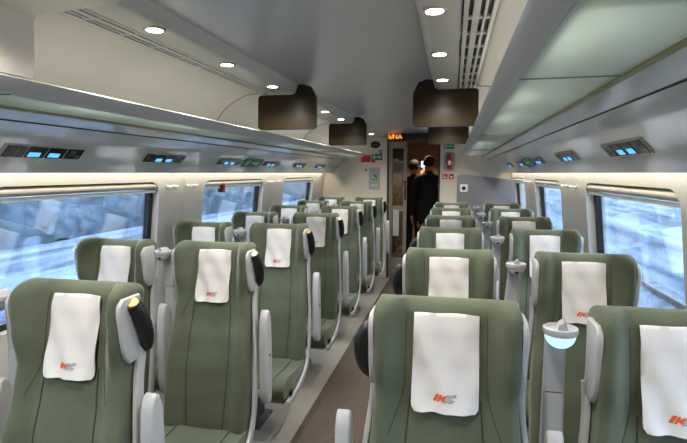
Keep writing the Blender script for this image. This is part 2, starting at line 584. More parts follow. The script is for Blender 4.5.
# end wall with the doorway
DX0, DX1, DZ = -.915, -.19, 2.0
mb = MB()
for a, b in (((AX - 1.5, Y1, 0), (DX0, Y1 + .06, 2.3)), ((DX1, Y1, 0), (AX + 1.5, Y1 + .06, 2.3)), ((DX0, Y1, DZ), (DX1, Y1 + .06, 2.3))):
    mb.box(a, b)
struct(mb.build('wall_front', M['endwall'], smooth=False), 'cream end wall with the doorway')
mb = MB()
for a, b in (((DX0 - .012, Y1 - .012, 0), (DX0 + .012, Y1 + .07, DZ)), ((DX1 - .012, Y1 - .012, 0), (DX1 + .012, Y1 + .07, DZ)),
             ((DX0 - .012, Y1 - .012, DZ - .012), (DX1 + .012, Y1 + .07, DZ + .012))):
    mb.box(a, b, .004, 1)
struct(mb.build('trim_13', M['dark']), 'dark frame of the end doorway')

# sliding door leaf, half across the opening
d = struct(thing('door_1', 'half-open sliding glass door leaf at the far end of the aisle', 'door', (0, 0, 0)))
mb = MB()
xa, xb, ya, yb = DX0 + .013, -.645, Y1 + .012, Y1 + .045
for a, b in (((xa, ya, 0.01), (xa + .05, yb, DZ - .02)), ((xb - .05, ya, .01), (xb, yb, DZ - .02)), ((xa + .05, ya, .01), (xb - .05, yb, .30)),
             ((xa + .05, ya, DZ - .12), (xb - .05, yb, DZ - .02)), ((xa + .05, ya, .98), (xb - .05, yb, 1.06))):
    mb.box(a, b, .003, 1)
mb.build('leaf_frame', M['doorframe'], d)
mb = MB(); mb.box((xa + .05, Y1 + .025, .30), (xb - .05, Y1 + .031, .98)); mb.box((xa + .05, Y1 + .025, 1.06), (xb - .05, Y1 + .031, DZ - .12))
mb.build('pane', M['doorglass'], d, smooth=False)
mb = MB(); mb.tube([(xb - .02, Y1 + .0, 1.15), (xb - .02, Y1 - .02, 1.17), (xb - .02, Y1 - .02, 1.40), (xb - .02, Y1 + .0, 1.42)], .010, 8)
mb.lathe([(.001, -.012), (.018, -.012), (.02, .012), (.001, .012)], (xb - .025, Y1 + .0, 1.40), 12, 'y')
mb.build('handle', M['gasket'], d)
mb = MB(); mb.box((xa + .06, Y1 + .004, .62), (xa + .15, Y1 + .012, 1.0), .004, 1)
mb.build('notice', M['poster'], d)

# ------------------------------------------------------------------ seats
YB = [(.28, -.150), (.38, -.142), (.5, -.126), (.62, -.106), (.75, -.076), (.88, -.040), (.97, -.016), (1.05, -.002), (1.12, .012), (1.22, .044)]
WA = [(.38, .028), (.7, .030), (.88, .028), (.97, .036), (1.05, .062), (1.15, .082), (1.22, .085)]
WW = [(.38, .200), (.6, .203), (.75, .196), (.88, .184), (.96, .178), (1.06, .182), (1.2, .183)]
SEAT_TOP = 1.208


def front_y(x, z):
    w = lerp(WW, z)
    return lerp(YB, z) - lerp(WA, z) * sstep(.098, w - .02, abs(x)) + .006 * (1 - (min(abs(x), .1) / .1) ** 2) * -1


def back_y(x, z):
    return lerp(YB, z) + .085 - .02 * sstep(.08, .19, abs(x))


def seat_loop(z, zc, cy=1.0, cx=1.0):
    """cross-section at shape height zc, placed at height z"""
    w = lerp(WW, zc); r = .024
    pts = []
    for i in range(29):
        x = -(w - r) + 2 * (w - r) * i / 28
        pts.append((x, front_y(x, zc)))
    fy, by = front_y(w - r, zc), back_y(w - r, zc)
    for k in range(1, 6):
        a = PI / 2 * k / 6
        pts.append((w - r + r * math.sin(a), fy + r * (1 - math.cos(a))))
    for k in range(0, 6):
        a = PI / 2 * k / 5
        pts.append((w - r + r * math.cos(a), by - r * (1 - math.sin(a))))
    for i in range(1, 12):
        x = (w - r) - 2 * (w - r) * i / 12
        pts.append((x, back_y(x, zc)))
    for k in range(0, 6):
        a = PI / 2 * k / 5
        pts.append((-(w - r) - r * math.sin(a), by - r * (1 - math.cos(a))))
    for k in range(1, 6):
        a = PI / 2 * k / 6
        pts.append((-(w - r) - r * math.cos(a), fy + r * (1 - math.sin(a))))
    out = []
    for x, y in pts:
        m_ = (front_y(max(-w + r, min(w - r, x)), zc) + back_y(max(-w + r, min(w - r, x)), zc)) / 2
        dz = .010 * sstep(.09, .18, abs(x)) if z > 1.1 else 0
        out.append(Vector((x * cx, m_ + (y - m_) * cy, z + dz * sstep(1.1, 1.17, z))))
    return out


def make_backrest(parent):
    mb = MB()
    loops = []
    zs = [.29 + (1.158 - .29) * i / 36 for i in range(37)]
    for z in zs: loops.append(seat_loop(z, z))
    for k in range(1, 8):
        a = math.radians(82 * k / 7)
        loops.append(seat_loop(1.158 + .040 * math.sin(a), 1.158 + .02 * math.sin(a), max(.12, math.cos(a)), 1 - .10 * (1 - math.cos(a))))
    mb.loft(loops)
    # two stitched seams down the front and the fold lines of the side wings
    for s_ in (-1, 1):
        path = []
        for i in range(25):
            z = .37 + .59 * i / 24
            x = s_ * (.088 + .014 * math.sin(PI * (z - .37) / .59))
            path.append((x, front_y(x, z) - .0004, z))
        mb.tube(path, .0022, 5, mi=1)
        path = []
        for i in range(20):
            z = .87 + .30 * i / 19
            x = s_ * (.103 + .050 * (1 - sstep(.80, 1.0, z)))
            path.append((x, front_y(x, z) - .0002, z))
        mb.tube(path, .0013, 5, mi=1)
    return mb.build('backrest', [M['fabric'], M['seam']], parent, ang=60)


CZ0, CZ1, CW = .932, 1.172, .082


def cloth_pt(s_, t, off=0.0):
    """s_ in -1..1 across, t in 0..1 from bottom to top"""
    z = CZ0 + (CZ1 - CZ0) * t
    x = CW * s_ * (1 + .02 * (1 - t))
    # rounded lower corners
    if t < .1:
        x *= 1 - .10 * (1 - math.sqrt(max(0, 1 - ((.1 - t) / .1) ** 2)))
    z -= .004 * s_ * s_ * t
    wr = .0045 * math.sin(5 * s_ + 3 * t) * math.sin(6 * t + 1.3) + .003 * math.sin(9 * s_ * (1 - t) + 2)
    y = front_y(x * .9, z) - .007 - .008 * (1 - t) ** 2 - wr - .003 * (1 - s_ * s_)
    return Vector((x, y - off, z))


def make_cover(parent):
    mb = MB()
    nu, nv = 18, 24
    F = [[mb.v(cloth_pt(-1 + 2 * i / nu, j / nv, .0015)) for i in range(nu + 1)] for j in range(nv + 1)]
    B = [[mb.v(cloth_pt(-1 + 2 * i / nu, j / nv, -.0015)) for i in range(nu + 1)] for j in range(nv + 1)]
    for j in range(nv):
        for i in range(nu):
            mb.face((F[j][i], F[j][i + 1], F[j + 1][i + 1], F[j + 1][i]))
            mb.face((B[j][i], B[j + 1][i], B[j + 1][i + 1], B[j][i + 1]))
    for j in range(nv):
        for i in (0, nu): mb.face((F[j][i], F[j + 1][i], B[j + 1][i], B[j][i]))
    for i in range(nu):
        for j in (0, nv): mb.face((F[j][i], F[j][i + 1], B[j][i + 1], B[j][i]))
    c = mb.build('headrest_cover', M['cloth'], parent, ang=70)
    # printed emblem: slanted orange block with a pale slash, then two outlined slanted letters
    mb = MB()
    W2, H2 = .050, .0185

    def P(u, v, off=.0024):   # u 0..1 across the emblem, v 0..1 up, slanted
        x = -W2 / 2 + W2 * u + .008 * (v - .5)
        z = .968 + H2 * (v - .5)
        return cloth_pt(x / CW, (z - CZ0) / (CZ1 - CZ0), off)

    def quad(u0, v0, u1, v1, mi, n=4, off=.0024):
        for i in range(n):
            a, b = u0 + (u1 - u0) * i / n, u0 + (u1 - u0) * (i + 1) / n
            mb.face([mb.v(P(a, v0, off)), mb.v(P(b, v0, off)), mb.v(P(b, v1, off)), mb.v(P(a, v1, off))], mi)

    def poly(pts, mi, off=.0027):
        mb.face([mb.v(P(u, v, off)) for u, v in pts], mi)
    quad(0, 0, .16, 1, 0)
    poly([(.20, 0), (.30, 0), (.30, .38), (.50, 0), (.50, .5), (.44, .55), (.50, .62), (.50, 1), (.30, .62), (.30, 1), (.20, 1)][:5] + [(.30, .5), (.20, .5)], 0, .0024)
    poly([(.20, .5), (.30, .5), (.50, .5), (.50, 1), (.30, .66), (.30, 1), (.20, 1)], 0, .0024)
    # grey letter I (outlined) and C (outlined)
    for a, b in ((.53, .56), (.63, .66)): quad(a, 0, b, 1, 1, 1)
    for v in (0, .9): quad(.53, v, .66, v + .1, 1, 1)
    for a, b in ((.70, .73), (.79, .82)): quad(a, .1 if a < .75 else .25, b, .9 if a < .75 else .75, 1, 1)
    for v in (0, .9): quad(.72, v, .99, v + .1, 1, 1)
    for v in (.22, .68): quad(.80, v, .97, v + .1, 1, 1)
    for v in (.1, .70): quad(.96, v, .99, v + .2, 1, 1)
    mb.build('emblem', [M['logo_orange'], M['logo_grey']], c, smooth=False)
    return c


def make_cushion(parent):
    mb = MB()
    # side profile, swept across with rounded flanks
    prof = curve([(-.06, .27), (-.06, .352), (-.12, .369), (-.30, .364), (-.44, .378), (-.505, .368), (-.535, .335), (-.53, .29), (-.49, .264), (-.30, .258), (-.10, .260)], 4)
    cy, cz = -.30, .315
    loops = []
    for k in range(-12, 13):
        u = k / 12
        x = .207 * math.sin(u * PI / 2)
        f = (max(0, 1 - abs(u) ** 6)) ** .5
        f = .80 + .20 * f
        loops.append([Vector((x, cy + (y - cy) * (.9 + .1 * f), cz + (z - cz) * f + .012 * abs(u) ** 3)) for y, z in prof])
    mb.loft(loops)
    for s_ in (-1, 1):
        mb.tube([(s_ * .13, y, z + .012 * .25 + .001) for y, z in prof[5:26]], .002, 5, mi=1)
    return mb.build('seat_cushion', [M['fabric'], M['seam']], parent, ang=60)


def side_trim(s_, parent):
    """white head panel and the rail that runs down the side of the seat"""
    mb = MB()
    zs = [.985 + .190 * i / 10 for i in range(11)]
    w = .184
    fr = [(front_y(.17, z) + .004 + .022 * (1 - i / 10), z) for i, z in enumerate(zs)]
    bk = [(front_y(.17, z) + .108 - .004 * (1 - i / 10), z) for i, z in enumerate(zs)]
    fr[0] = (fr[0][0] + .012, fr[0][1] - .004); fr[-1] = (fr[-1][0] + .014, fr[-1][1])
    bk[-1] = (bk[-1][0] - .014, bk[-1][1]); bk[0] = (bk[0][0] - .006, bk[0][1])
    out = fr + list(reversed(bk))
    t = MB()
    t.prism(out, lambda p: Vector((s_ * (w - .004), p[0], p[1])), lambda p: Vector((s_ * (w + .009), p[0] + .0, p[1])))
    bmesh.ops.recalc_face_normals(t.bm, faces=t.bm.faces[:])
    es = [e for e in t.bm.edges if all(abs(abs(q.co.x) - (w + .009)) < 1e-5 for q in e.verts)]
    bmesh.ops.bevel(t.bm, geom=es, offset=.005, segments=3, affect='EDGES', profile=.5)
    mb.merge(t.bm)
    path = curve([(s_ * .188, .045, 1.01), (s_ * .190, .022, .93), (s_ * .202, -.004, .83), (s_ * .217, -.036, .70), (s_ * .222, -.07, .53),
                  (s_ * .222, -.10, .40), (s_ * .222, -.17, .315), (s_ * .222, -.31, .268), (s_ * .222, -.46, .255), (s_ * .220, -.52, .262)], 5)
    n = len(path)
    loops = []
    for i, p in enumerate(path):
        p = Vector(p); d = (Vector(path[min(i + 1, n - 1)]) - Vector(path[max(i - 1, 0)])).normalized()
        u = Vector((1, 0, 0)); v = d.cross(u).normalized()
        hw = .009; hd = .020 if i > 4 else .020
        if i > n - 4: hd = .014
        loops.append([p + u * hw * math.copysign(abs(math.cos(a)) ** .6, math.cos(a)) + v * hd * math.copysign(abs(math.sin(a)) ** .6, math.sin(a))
                      for a in [2 * PI * k / 12 for k in range(12)]])
    mb.loft(loops)
    return mb.build('side_trim', M['trim'], parent, ang=45)


def armrest(x, parent):
    """folded-up armrest paddle standing beside the backrest"""
    mb = MB()
    out = [(-.056, .53), (-.050, .48), (-.032, .456), (-.008, .454), (.008, .472), (.014, .53), (.016, .77), (.011, .855), (-.002, .892), (-.018, .902), (-.034, .893), (-.047, .855), (-.056, .77)]
    t = MB()
    t.prism(out, lambda p: Vector((x - .020, p[0], p[1])), lambda p: Vector((x + .020, p[0], p[1])))
    bmesh.ops.recalc_face_normals(t.bm, faces=t.bm.faces[:])
    es = [e for e in t.bm.edges if abs(e.verts[0].co.x - e.verts[1].co.x) < 1e-6]
    bmesh.ops.bevel(t.bm, geom=es, offset=.008, segments=3, affect='EDGES', profile=.5)
    mb.merge(t.bm)
    # pivot pin and link to the seat rail
    mb.lathe([(.001, -.0235), (.006, -.0235), (.006, .0235), (.001, .0235)], (x, -.02, .69), 10, 'x', mi=1)
    sgn = 1 if x > 0 else -1
    mb.box((min(x, sgn * .215), -.05, .49), (max(x, sgn * .215), -.012, .52), .006, 2)
    return mb.build('armrest', [M['trim'], M['dark']], parent, ang=50)


def grab_handle(s_, parent):
    mb = MB()
    if s_ > 0:
        path = curve([(.199, -.002, 1.155), (.206, .010, 1.130), (.211, .026, 1.09), (.209, .042, 1.045), (.200, .054, 1.015), (.191, .058, 1.004)], 4)
        n = len(path)
        rs = [.012 + .011 * math.cos(PI / 2 * max(0, (i - 6) / (n - 6))) for i in range(n)]
    else:
        path = curve([(-.192, .030, 1.128), (-.204, .026, 1.118), (-.218, .026, 1.09), (-.222, .034, 1.05), (-.216, .046, 1.01), (-.204, .056, .985), (-.194, .060, .975)], 4)
        n = len(path)
        rs = [.010 + .014 * math.sin(PI * (i + .5) / n) ** .7 for i in range(n)]
    mb.tube(path, rs, 12)
    g = mb.build('grab_handle', M['black'], parent, ang=50)
    if s_ < 0:
        return g
    mb = MB()
    # seat number disc set into the upper end, tipped up towards the aisle
    t = bmesh.new()
    bmesh.ops.create_cone(t, cap_ends=True, segments=24, radius1=.0195, radius2=.0175, depth=.010)
    rot = Vector((s_ * .15, -.52, .80)).normalized().to_track_quat('Z', 'Y').to_matrix().to_4x4()
    mat = Matrix.Translation((s_ * .199, -.004, 1.158)) @ rot
    mb.merge(t, 0, mat)
    mb.build('number_disc', M['brass'], g, ang=30)
    return g


def seat_base(parent, px):
    mb = MB()
    mb.box((-.19, -.48, .236), (.19, -.10, .262), .008, 2)
    mb.build('seat_pan', M['shell'], parent)
    mb = MB()
    mb.box((px - .045, -.32, .0), (px + .045, -.14, .236), .01, 2)
    mb.box((px - .09, -.36, .0), (px + .09, -.12, .02), .008, 2)
    mb.build('pedestal', M['dark'], parent)


def back_shell(parent):
    mb = MB()
    loops = []
    for i in range(15):
        z = .40 + .72 * i / 14
        w = lerp(WW, z) - .012
        y = back_y(0, z) - .012
        e = .02 if 0 < i < 14 else .006
        loops.append([Vector((-w, y, z)), Vector((-w, y + .01, z)), Vector((-w + .03, y + .006 + e, z)), Vector((w - .03, y + .006 + e, z)), Vector((w, y + .01, z)), Vector((w, y, z))])
    mb.loft(loops)
    mb.build('back_shell', M['shell'], parent, ang=50)


def make_seat(handle, arms, px):
    t = thing('train_seat', '', 'seat')
    make_backrest(t); make_cover(t); make_cushion(t); back_shell(t); seat_base(t, px)
    for s_ in (-1, 1): side_trim(s_, t)
    for x in arms: armrest(x, t)
    if handle:
        grab_handle(handle, t)
        mb = MB()
        mb.box((handle * .225 - .008, -.475, .285), (handle * .225 + .008, -.435, .315), .005, 2)
        mb.build('recline_lever', M['black'], t)
    return t


XL_A, XL_W, XR_A, XR_W = -1.09, -1.622, -.009, .525
LROWS = [1.25 + .895 * k for k in range(7)]
RROWS = [1.27 + .88 * k for k in range(6)]
protos = {('left', 'aisle'): make_seat(1, (.256, -.2655), -.10), ('left', 'window'): make_seat(0, (-.25,), 0),
          ('right', 'aisle'): make_seat(-1, (-.262, .265), .10), ('right', 'window'): make_seat(0, (.25,), 0)}
ORD = ['nearest', 'second', 'third', 'fourth', 'fifth', 'sixth', 'seventh']
for (side, pos), pr in protos.items():
    X = {('left', 'aisle'): XL_A, ('left', 'window'): XL_W, ('right', 'aisle'): XR_A, ('right', 'window'): XR_W}[(side, pos)]
    rows = LROWS if side == 'left' else RROWS
    for k, y in enumerate(rows):
        far = ', farthest' if k == len(rows) - 1 else ''
        if k == len(rows) - 1:
            lab = 'green seat with white headrest cloth at far end of %s %s column' % (side, pos)
        elif k == 0:
            lab = 'large green seat with white headrest cloth nearest the viewer in %s %s column' % (side, pos)
        else:
            lab = 'green seat with white headrest cloth, %s from the viewer in %s %s column' % (ORD[k], side, pos)
        grp = 'green seats in the %s %s column' % (side, pos)
        if k == 0:
            pr.location = (X, y, 0); pr['label'] = lab; pr['group'] = grp
        else:
            dup(pr, (X, y, 0), lab, grp)


# ------------------------------------------------------------------ reading lamps between the paired seats
def make_lamp(lit):
    t = thing('reading_lamp', '', 'reading lamp')
    mb = MB()
    loops = []
    for z, hw, hd, y in ((.58, .030, .020, .045), (.80, .028, .018, .05), (.975, .026, .017, .052)):
        loops.append([Vector((hw * math.copysign(abs(math.cos(a)) ** .5, math.cos(a)), y + hd * math.copysign(abs(math.sin(a)) ** .5, math.sin(a)), z)) for a in [2 * PI * k / 20 for k in range(20)]])
    mb.loft(loops)
    loops = []
    for z, hw, hd, y in ((.978, .0255, .017, .052), (1.08, .025, .017, .05), (1.135, .026, .018, .045), (1.152, .022, .014, .04)):
        loops.append([Vector((hw * math.copysign(abs(math.cos(a)) ** .5, math.cos(a)), y + hd * math.copysign(abs(math.sin(a)) ** .5, math.sin(a)), z)) for a in [2 * PI * k / 20 for k in range(20)]])
    mb.loft(loops)
    mb.build('post', M['lampgrey'], t, ang=50)
    mb = MB()
    loops = []
    for z, r in ((1.140, .034), (1.143, .039), (1.150, .041), (1.158, .040), (1.160, .036), (1.153, .030), (1.151, .01)):
        loops.append([Vector((r * math.cos(a), -.005 + r * 1.0 * math.sin(a), z)) for a in [2 * PI * k / 28 for k in range(28)]])
    mb.loft(loops)
    mb.box((-.022, .015, 1.128), (.022, .050, 1.152), .006, 2)
    mb.build('dish', M['lampgrey'], t, ang=40)
    mb = MB()
    mb.prism([(-.012, 1.150), (.012, 1.150), (.010, 1.168), (.002, 1.176), (-.008, 1.168)], lambda p: Vector((p[0] * 1.0, -.030, p[1])), lambda p: Vector((p[0] + .006, .018, p[1] - .002)))
    mb.build('switch_fin', M['trim'], t, ang=60)
    mb = MB()
    loops = []
    for k in range(9):
        a = PI / 2 * k / 8
        r = .035 * math.cos(a) + .001
        loops.append([Vector((r * math.cos(b), -.005 + r * math.sin(b), 1.141 - .034 * math.sin(a))) for b in [2 * PI * q / 28 for q in range(28)]])
    mb.loft(loops)
    mb.build('lens', M['lamplens'] if lit else M['lampgrey'], t, ang=60)
    if not lit:
        mb = MB(); mb.ellipsoid((0, -.034, 1.127), (.010, .006, .008), 10, 6)
        mb.build('button', M['black'], t)
    return t


lit = make_lamp(True)
lit.location = (.262, RROWS[0], 0)
lit['label'] = 'lit reading lamp glowing pale blue between the two nearest right seats'
lit['group'] = 'reading lamps right of the aisle'
pr = make_lamp(False)
first = True
for side, rows, x in (('left', LROWS, (XL_A + XL_W) / 2), ('right', RROWS, .262)):
    for k, y in enumerate(rows):
        if side == 'right' and k == 0: continue
        lab = 'unlit grey reading lamp on a post between the %s seat pair left of the aisle' % ORD[k] if side == 'left' else \
              'unlit grey reading lamp on a post between the %s seat pair right of the aisle' % ORD[k]
        if k == len(rows) - 1:
            lab = 'unlit grey reading lamp on a post between the farthest pair of %s seats' % side
        grp = 'reading lamps %s of the aisle' % side
        if first:
            pr.location = (x, y, 0); pr['label'] = lab; pr['group'] = grp; first = False
        else:
            dup(pr, (x, y, 0), lab, grp)

# ------------------------------------------------------------------ ceiling downlights
dl = thing('ceiling_downlight', '', 'ceiling light')
mb = MB(); mb.lathe([(.028, .004), (.028, -.003), (.034, -.004), (.038, -.001), (.038, .004)], (0, 0, 0), 24)
mb.build('ring', M['ring'], dl)
mb = MB(); mb.lathe([(.001, -.0035), (.0275, -.0030), (.0275, .004), (.001, .004)], (0, 0, 0), 24)
mb.build('lens', M['lamp'], dl)
first = True
NUM = ['nearest', 'second', 'third', 'fourth', 'fifth', 'sixth', 'farthest']
for side, sg in SIDES:
    for k, y in enumerate(DL_Y):
        loc = (sx(sg, .475), y, 2.0215)
        lab = 'round lit downlight in the %s ceiling strip, %s from the viewer' % (side, NUM[k])
        grp = 'downlights in the %s ceiling strip' % side
        if first:
            dl.location = loc; dl['label'] = lab; dl['group'] = grp; first = False
        else:
            dup(dl, loc, lab, grp)
    for y in DL_Y + [.9, .2, -.6]:
        L = bpy.data.lights.new('downlight', 'SPOT')
        L.energy = 24; L.color = (1.0, .94, .85); L.spot_size = math.radians(150); L.spot_blend = .8; L.shadow_soft_size = .03
        o = bpy.data.objects.new('downlight_lamp', L); COL.objects.link(o)
        o.location = (sx(sg, .475), y, 2.012 if y > 1.25 or sg > 0 else 1.96)

# light coves above the windows
for side, sg in SIDES:
    L = bpy.data.lights.new('cove', 'AREA'); L.shape = 'RECTANGLE'; L.size = .05; L.size_y = Y1 - Y0 - .3
    L.energy = 15; L.color = (1.0, .89, .72)
    o = bpy.data.objects.new('cove_lamp_' + side, L); COL.objects.link(o)
    o.location = (sx(sg, 1.262), (Y0 + Y1) / 2, 1.585)
    o.rotation_euler = (0, sg * math.radians(-10), 0)

# LED strips behind the rack rails light the luggage bays
for side, sg in SIDES:
    L = bpy.data.lights.new('bay', 'AREA'); L.shape = 'RECTANGLE'; L.size = .03; L.size_y = Y1 - Y0 - .3
    L.energy = 2.4; L.color = (1.0, .92, .80)
    o = bpy.data.objects.new('bay_lamp_' + side, L); COL.objects.link(o)
    o.location = (sx(sg, .715), (Y0 + Y1) / 2, 1.785)
    o.rotation_euler = (0, PI + sg * math.radians(50), 0)

# ------------------------------------------------------------------ overhead screens
for Y, far in ((3.05, 'near'), (4.9, 'far')):
    for side, sg in SIDES:
        t = thing('overhead_screen', '%s %s black screen hanging under the ceiling strip' % ({'near': 'large', 'far': 'smaller'}[far], side if True else ''), 'screen', (sx(sg, .486), Y, 0), 'overhead screens')
        t['label'] = 'black overhead screen hanging on the %s, %s' % (side, 'closer of its two' if far == 'near' else 'farther of its two')
        r = .022
        def rr(x0, x1, z0, z1, r):
            pts = []
            for cx, cz, a0 in ((x1 - r, z0 + r, -90), (x1 - r, z1 - r, 0), (x0 + r, z1 - r, 90), (x0 + r, z0 + r, 180)):
                for k in range(6):
                    a = math.radians(a0 + 90 * k / 5); pts.append((cx + r * math.cos(a), cz + r * math.sin(a)))
            return pts
        tilt = math.radians(9)   # the face leans down towards the seats
        def T(x, d, z):          # z measured down from the hinge at the top
            return Vector((x, -(-z) * 0 - math.sin(tilt) * (0 - z) * 0 + d, 2.018 + z))
        mb = MB()
        mb.prism(rr(-.186, .190, -.217, -.002, r), lambda p: T(p[0], -.018 + .06 * p[1], p[1]), lambda p: T(p[0], .018 + .06 * p[1], p[1]))
        es = [e for e in mb.bm.edges if abs(e.verts[0].co.y - e.verts[1].co.y) < .02]
        mb.build('housing', M['bezel'], t, ang=30)
        mb = MB()
        mb.prism(rr(-.180, .184, -.211, -.008, .018), lambda p: T(p[0], -.0195 + .06 * p[1], p[1]), lambda p: T(p[0], -.017 + .06 * p[1], p[1]))
        mb.build('display', M['screen'], t, ang=30)
        # bracket up to the ceiling on the aisle side
        mb = MB()
        q = [(-.04, -.03), (-.175, -.03), (-.178, .0), (-.155, .045), (-.10, .062), (-.075, .062), (-.06, .01), (-.04, .0)]
        mb.prism(q, lambda p: Vector((p[0] * sg, -.012, 2.018 + p[1])), lambda p: Vector((p[0] * sg, .03, 2.018 + p[1])))
        mb.build('bracket', M['bezel'], t, ang=30)

# ------------------------------------------------------------------ reservation displays on the service panel
SLA, SLB = (1.07, 1.672), (1.175, 1.560)


def slope_frame(sg):
    a = Vector((sx(sg, SLA[0]), 0, SLA[1])); b = Vector((sx(sg, SLB[0]), 0, SLB[1]))
    d = (b - a).normalized()
    n = Vector((d.z * (1 if sg < 0 else -1), 0, -d.x * (1 if sg < 0 else -1)))
    if n.z > 0: n = -n
    m_ = Vector((sx(sg, 1.13), 0, 1.618))
    return m_, d, n


DISPW = ['nearest', 'second', 'third', 'fourth', 'fifth', 'farthest']
for side, sg in SIDES:
    m_, d, n = slope_frame(sg)
    t = thing('reservation_display', '', 'display')
    def S(y, v, off):
        return Vector((0, y, 0)) + d * v + n * off
    mb = MB()
    mb.prism([(-.215, -.034), (.215, -.034), (.215, .034), (-.215, .034)], lambda p: S(p[0], p[1], .001), lambda p: S(p[0], p[1], .005))
    mb.build('frame', M['wall'], t, smooth=False)
    for k in range(4):
        yc = -.156 + .104 * k
        mb = MB()
        mb.prism([(yc - .047, -.028), (yc + .047, -.028), (yc + .047, .028), (yc - .047, .028)], lambda p: S(p[0], p[1], .004), lambda p: S(p[0], p[1], .008))
        for q in range(3):
            if k in (0, 3):
                mb.prism([(yc - .03, -.018 + .011 * q), (yc + .005, -.018 + .011 * q), (yc + .005, -.013 + .011 * q), (yc - .03, -.013 + .011 * q)],
                         lambda p: S(p[0], p[1], .0075), lambda p: S(p[0], p[1], .0085), 1)
        if k in (0, 3):
            mb.prism([(yc + .014, .004), (yc + .036, .004), (yc + .036, .022), (yc + .014, .022)], lambda p: S(p[0], p[1], .0075), lambda p: S(p[0], p[1], .0085), 1)
        tl = mb.build('tile', [M['tile'], M['tileink']], t, smooth=False)
        if k in (1, 2):
            mb = MB()
            mb.prism([(yc - .036, .0), (yc + .022, .0), (yc + .024, .022), (yc - .036, .022)], lambda p: S(p[0], p[1], .008), lambda p: S(p[0], p[1], .0088))
            mb.build('lit_panel', M['blue'], tl, smooth=False)
    ys = [1.80 + .89 * k for k in range(6)] if sg < 0 else [1.95 + .92 * k for k in range(5)]
    for k, y in enumerate(ys):
        lab = 'dark four-tile reservation display on the %s service panel, %s from the viewer' % (side, 'farthest' if k == len(ys) - 1 else ORD[k])
        grp = 'reservation displays above the %s windows' % side
        if k == 0:
            t.location = m_ + Vector((0, y, 0)); t['label'] = lab; t['group'] = grp
        else:
            dup(t, m_ + Vector((0, y, 0)), lab, grp)
    # green exit sign between two displays
    yc = 4.02 if sg < 0 else 4.25
    sgn = thing('exit_sign', 'green exit sign with white running figure on the %s service panel' % side, 'sign', m_ + Vector((0, yc, 0)), 'green signs over the windows')
    mb = MB()
    mb.prism([(-.18, -.045), (.18, -.045), (.18, .045), (-.18, .045)], lambda p: S(p[0], p[1], .001), lambda p: S(p[0], p[1], .007))
    mb.build('plate', M['green'], sgn, smooth=False)
    mb = MB()
    def strip(a, b, w):
        a = Vector(a); b = Vector(b); e = (b - a).normalized(); f = Vector((-e.y, e.x)) * w
        mb.prism([tuple(a + f), tuple(b + f), tuple(b - f), tuple(a - f)], lambda p: S(p[0], p[1], .0068), lambda p: S(p[0], p[1], .0078))
    # a running figure and an arrow
    strip((-.10, -.024), (-.088, -.024), .006); strip((-.10, -.014), (-.11, .008), .005); strip((-.11, .008), (-.09, .02), .004); strip((-.11, .008), (-.135, .028), .004)
    strip((-.10, -.012), (-.08, -.002), .003); strip((-.103, -.010), (-.125, -.006), .003)
    strip((-.02, 0), (.10, 0), .006); strip((.11, 0), (.07, -.024), .006); strip((.11, 0), (.07, .024), .006)
    mb.build('pictogram', M['signwhite'], sgn, smooth=False)

# ------------------------------------------------------------------ coat hooks between the windows
hk = thing('coat_hook', '', 'coat hook')
mb = MB()
mb.lathe([(.001, 0), (.012, 0), (.012, .005), (.006, .007), (.006, .030), (.010, .034), (.010, .040), (.001, .042)], (0, 0, 0), 14, 'x')
mb.build('peg', M['signwhite'], hk)
mb = MB()
mb.lathe([(.001, 0), (.016, 0), (.016, .003), (.001, .003)], (0, 0, 0), 14, 'x')
mb.build('base', M['trim'], hk)
first = True
for side, sg in SIDES:
    ws = WIN[side]
    for gi in range(1, len(ws) - 1):
        mid = (ws[gi][1] + ws[gi + 1][0]) / 2
        for hi, dy in enumerate((-.21, -.13, .05, .14) if sg < 0 else (-.13, .13)):
            loc = Vector((wx(sg, 1.44), mid + dy, 1.44))
            nm = (['nearest', 'second', 'third', 'farthest'] if sg < 0 else ['nearer', 'farther'])[hi]
            lab = 'small white coat hook, %s on the %s wall pillar %s' % (nm, side, 'after the first window' if gi == 1 else 'before the last window')
            grp = 'coat hooks on the %s wall' % side
            if first:
                o = hk; first = False
            else:
                o = dup(hk, loc)
            o.location = loc; o['label'] = lab; o['group'] = grp
            o.rotation_euler = (0, 0, 0 if sg < 0 else PI)
# emergency hammer box at the top of the second left window
t = thing('emergency_hammer', 'dark red emergency hammer holder at top of the second left window', 'hammer', (wx(-1, 1.42), 3.86, 1.41))
mb = MB(); mb.box((-.035, -.035, -.04), (.002, .035, .04), .006, 2); mb.build('holder', M['gasket'], t)
mb = MB(); mb.box((.0, -.008, -.032), (.014, .008, .02), .004, 2); mb.box((.0, -.026, .014), (.016, .026, .03), .004, 2); mb.build('hammer', M['red'], t)

# ------------------------------------------------------------------ end wall fittings
EY = Y1


def plate(mb, x0, x1, z0, z1, t=.008, mi=0, y=EY, bev=.002):
    mb.box((x0, y - t, z0), (x1, y, z1), bev, 1, mi)


# scrolling sign over the door
t = thing('led_sign', 'black LED sign with orange letters above the end doorway', 'sign', (0, 0, 0))
mb = MB(); mb.box((DX0 - .0, EY - .05, 2.0), (-.15, EY, 2.082), .006, 2); mb.build('housing', M['gasket'], t)
mb = MB()
G = {'W': ['10001', '10001', '10101', '10101', '10101', '11111', '01010'], 'N': ['10001', '11001', '11001', '10101', '10011', '10011', '10001'],
     'A': ['00100', '00100', '01010', '01010', '11111', '10001', '10001']}
x = DX0 + .012
for ch in 'WNA':
    for r_, row in enumerate(G[ch]):
        for c_, b in enumerate(row):
            if b == '1':
                mb.box((x + c_ * .0115, EY - .052, 2.066 - r_ * .0096), (x + c_ * .0115 + .0095, EY - .050, 2.066 - r_ * .0096 + .0084))
    x += .066
mb.build('lettering', M['led'], t, smooth=False)

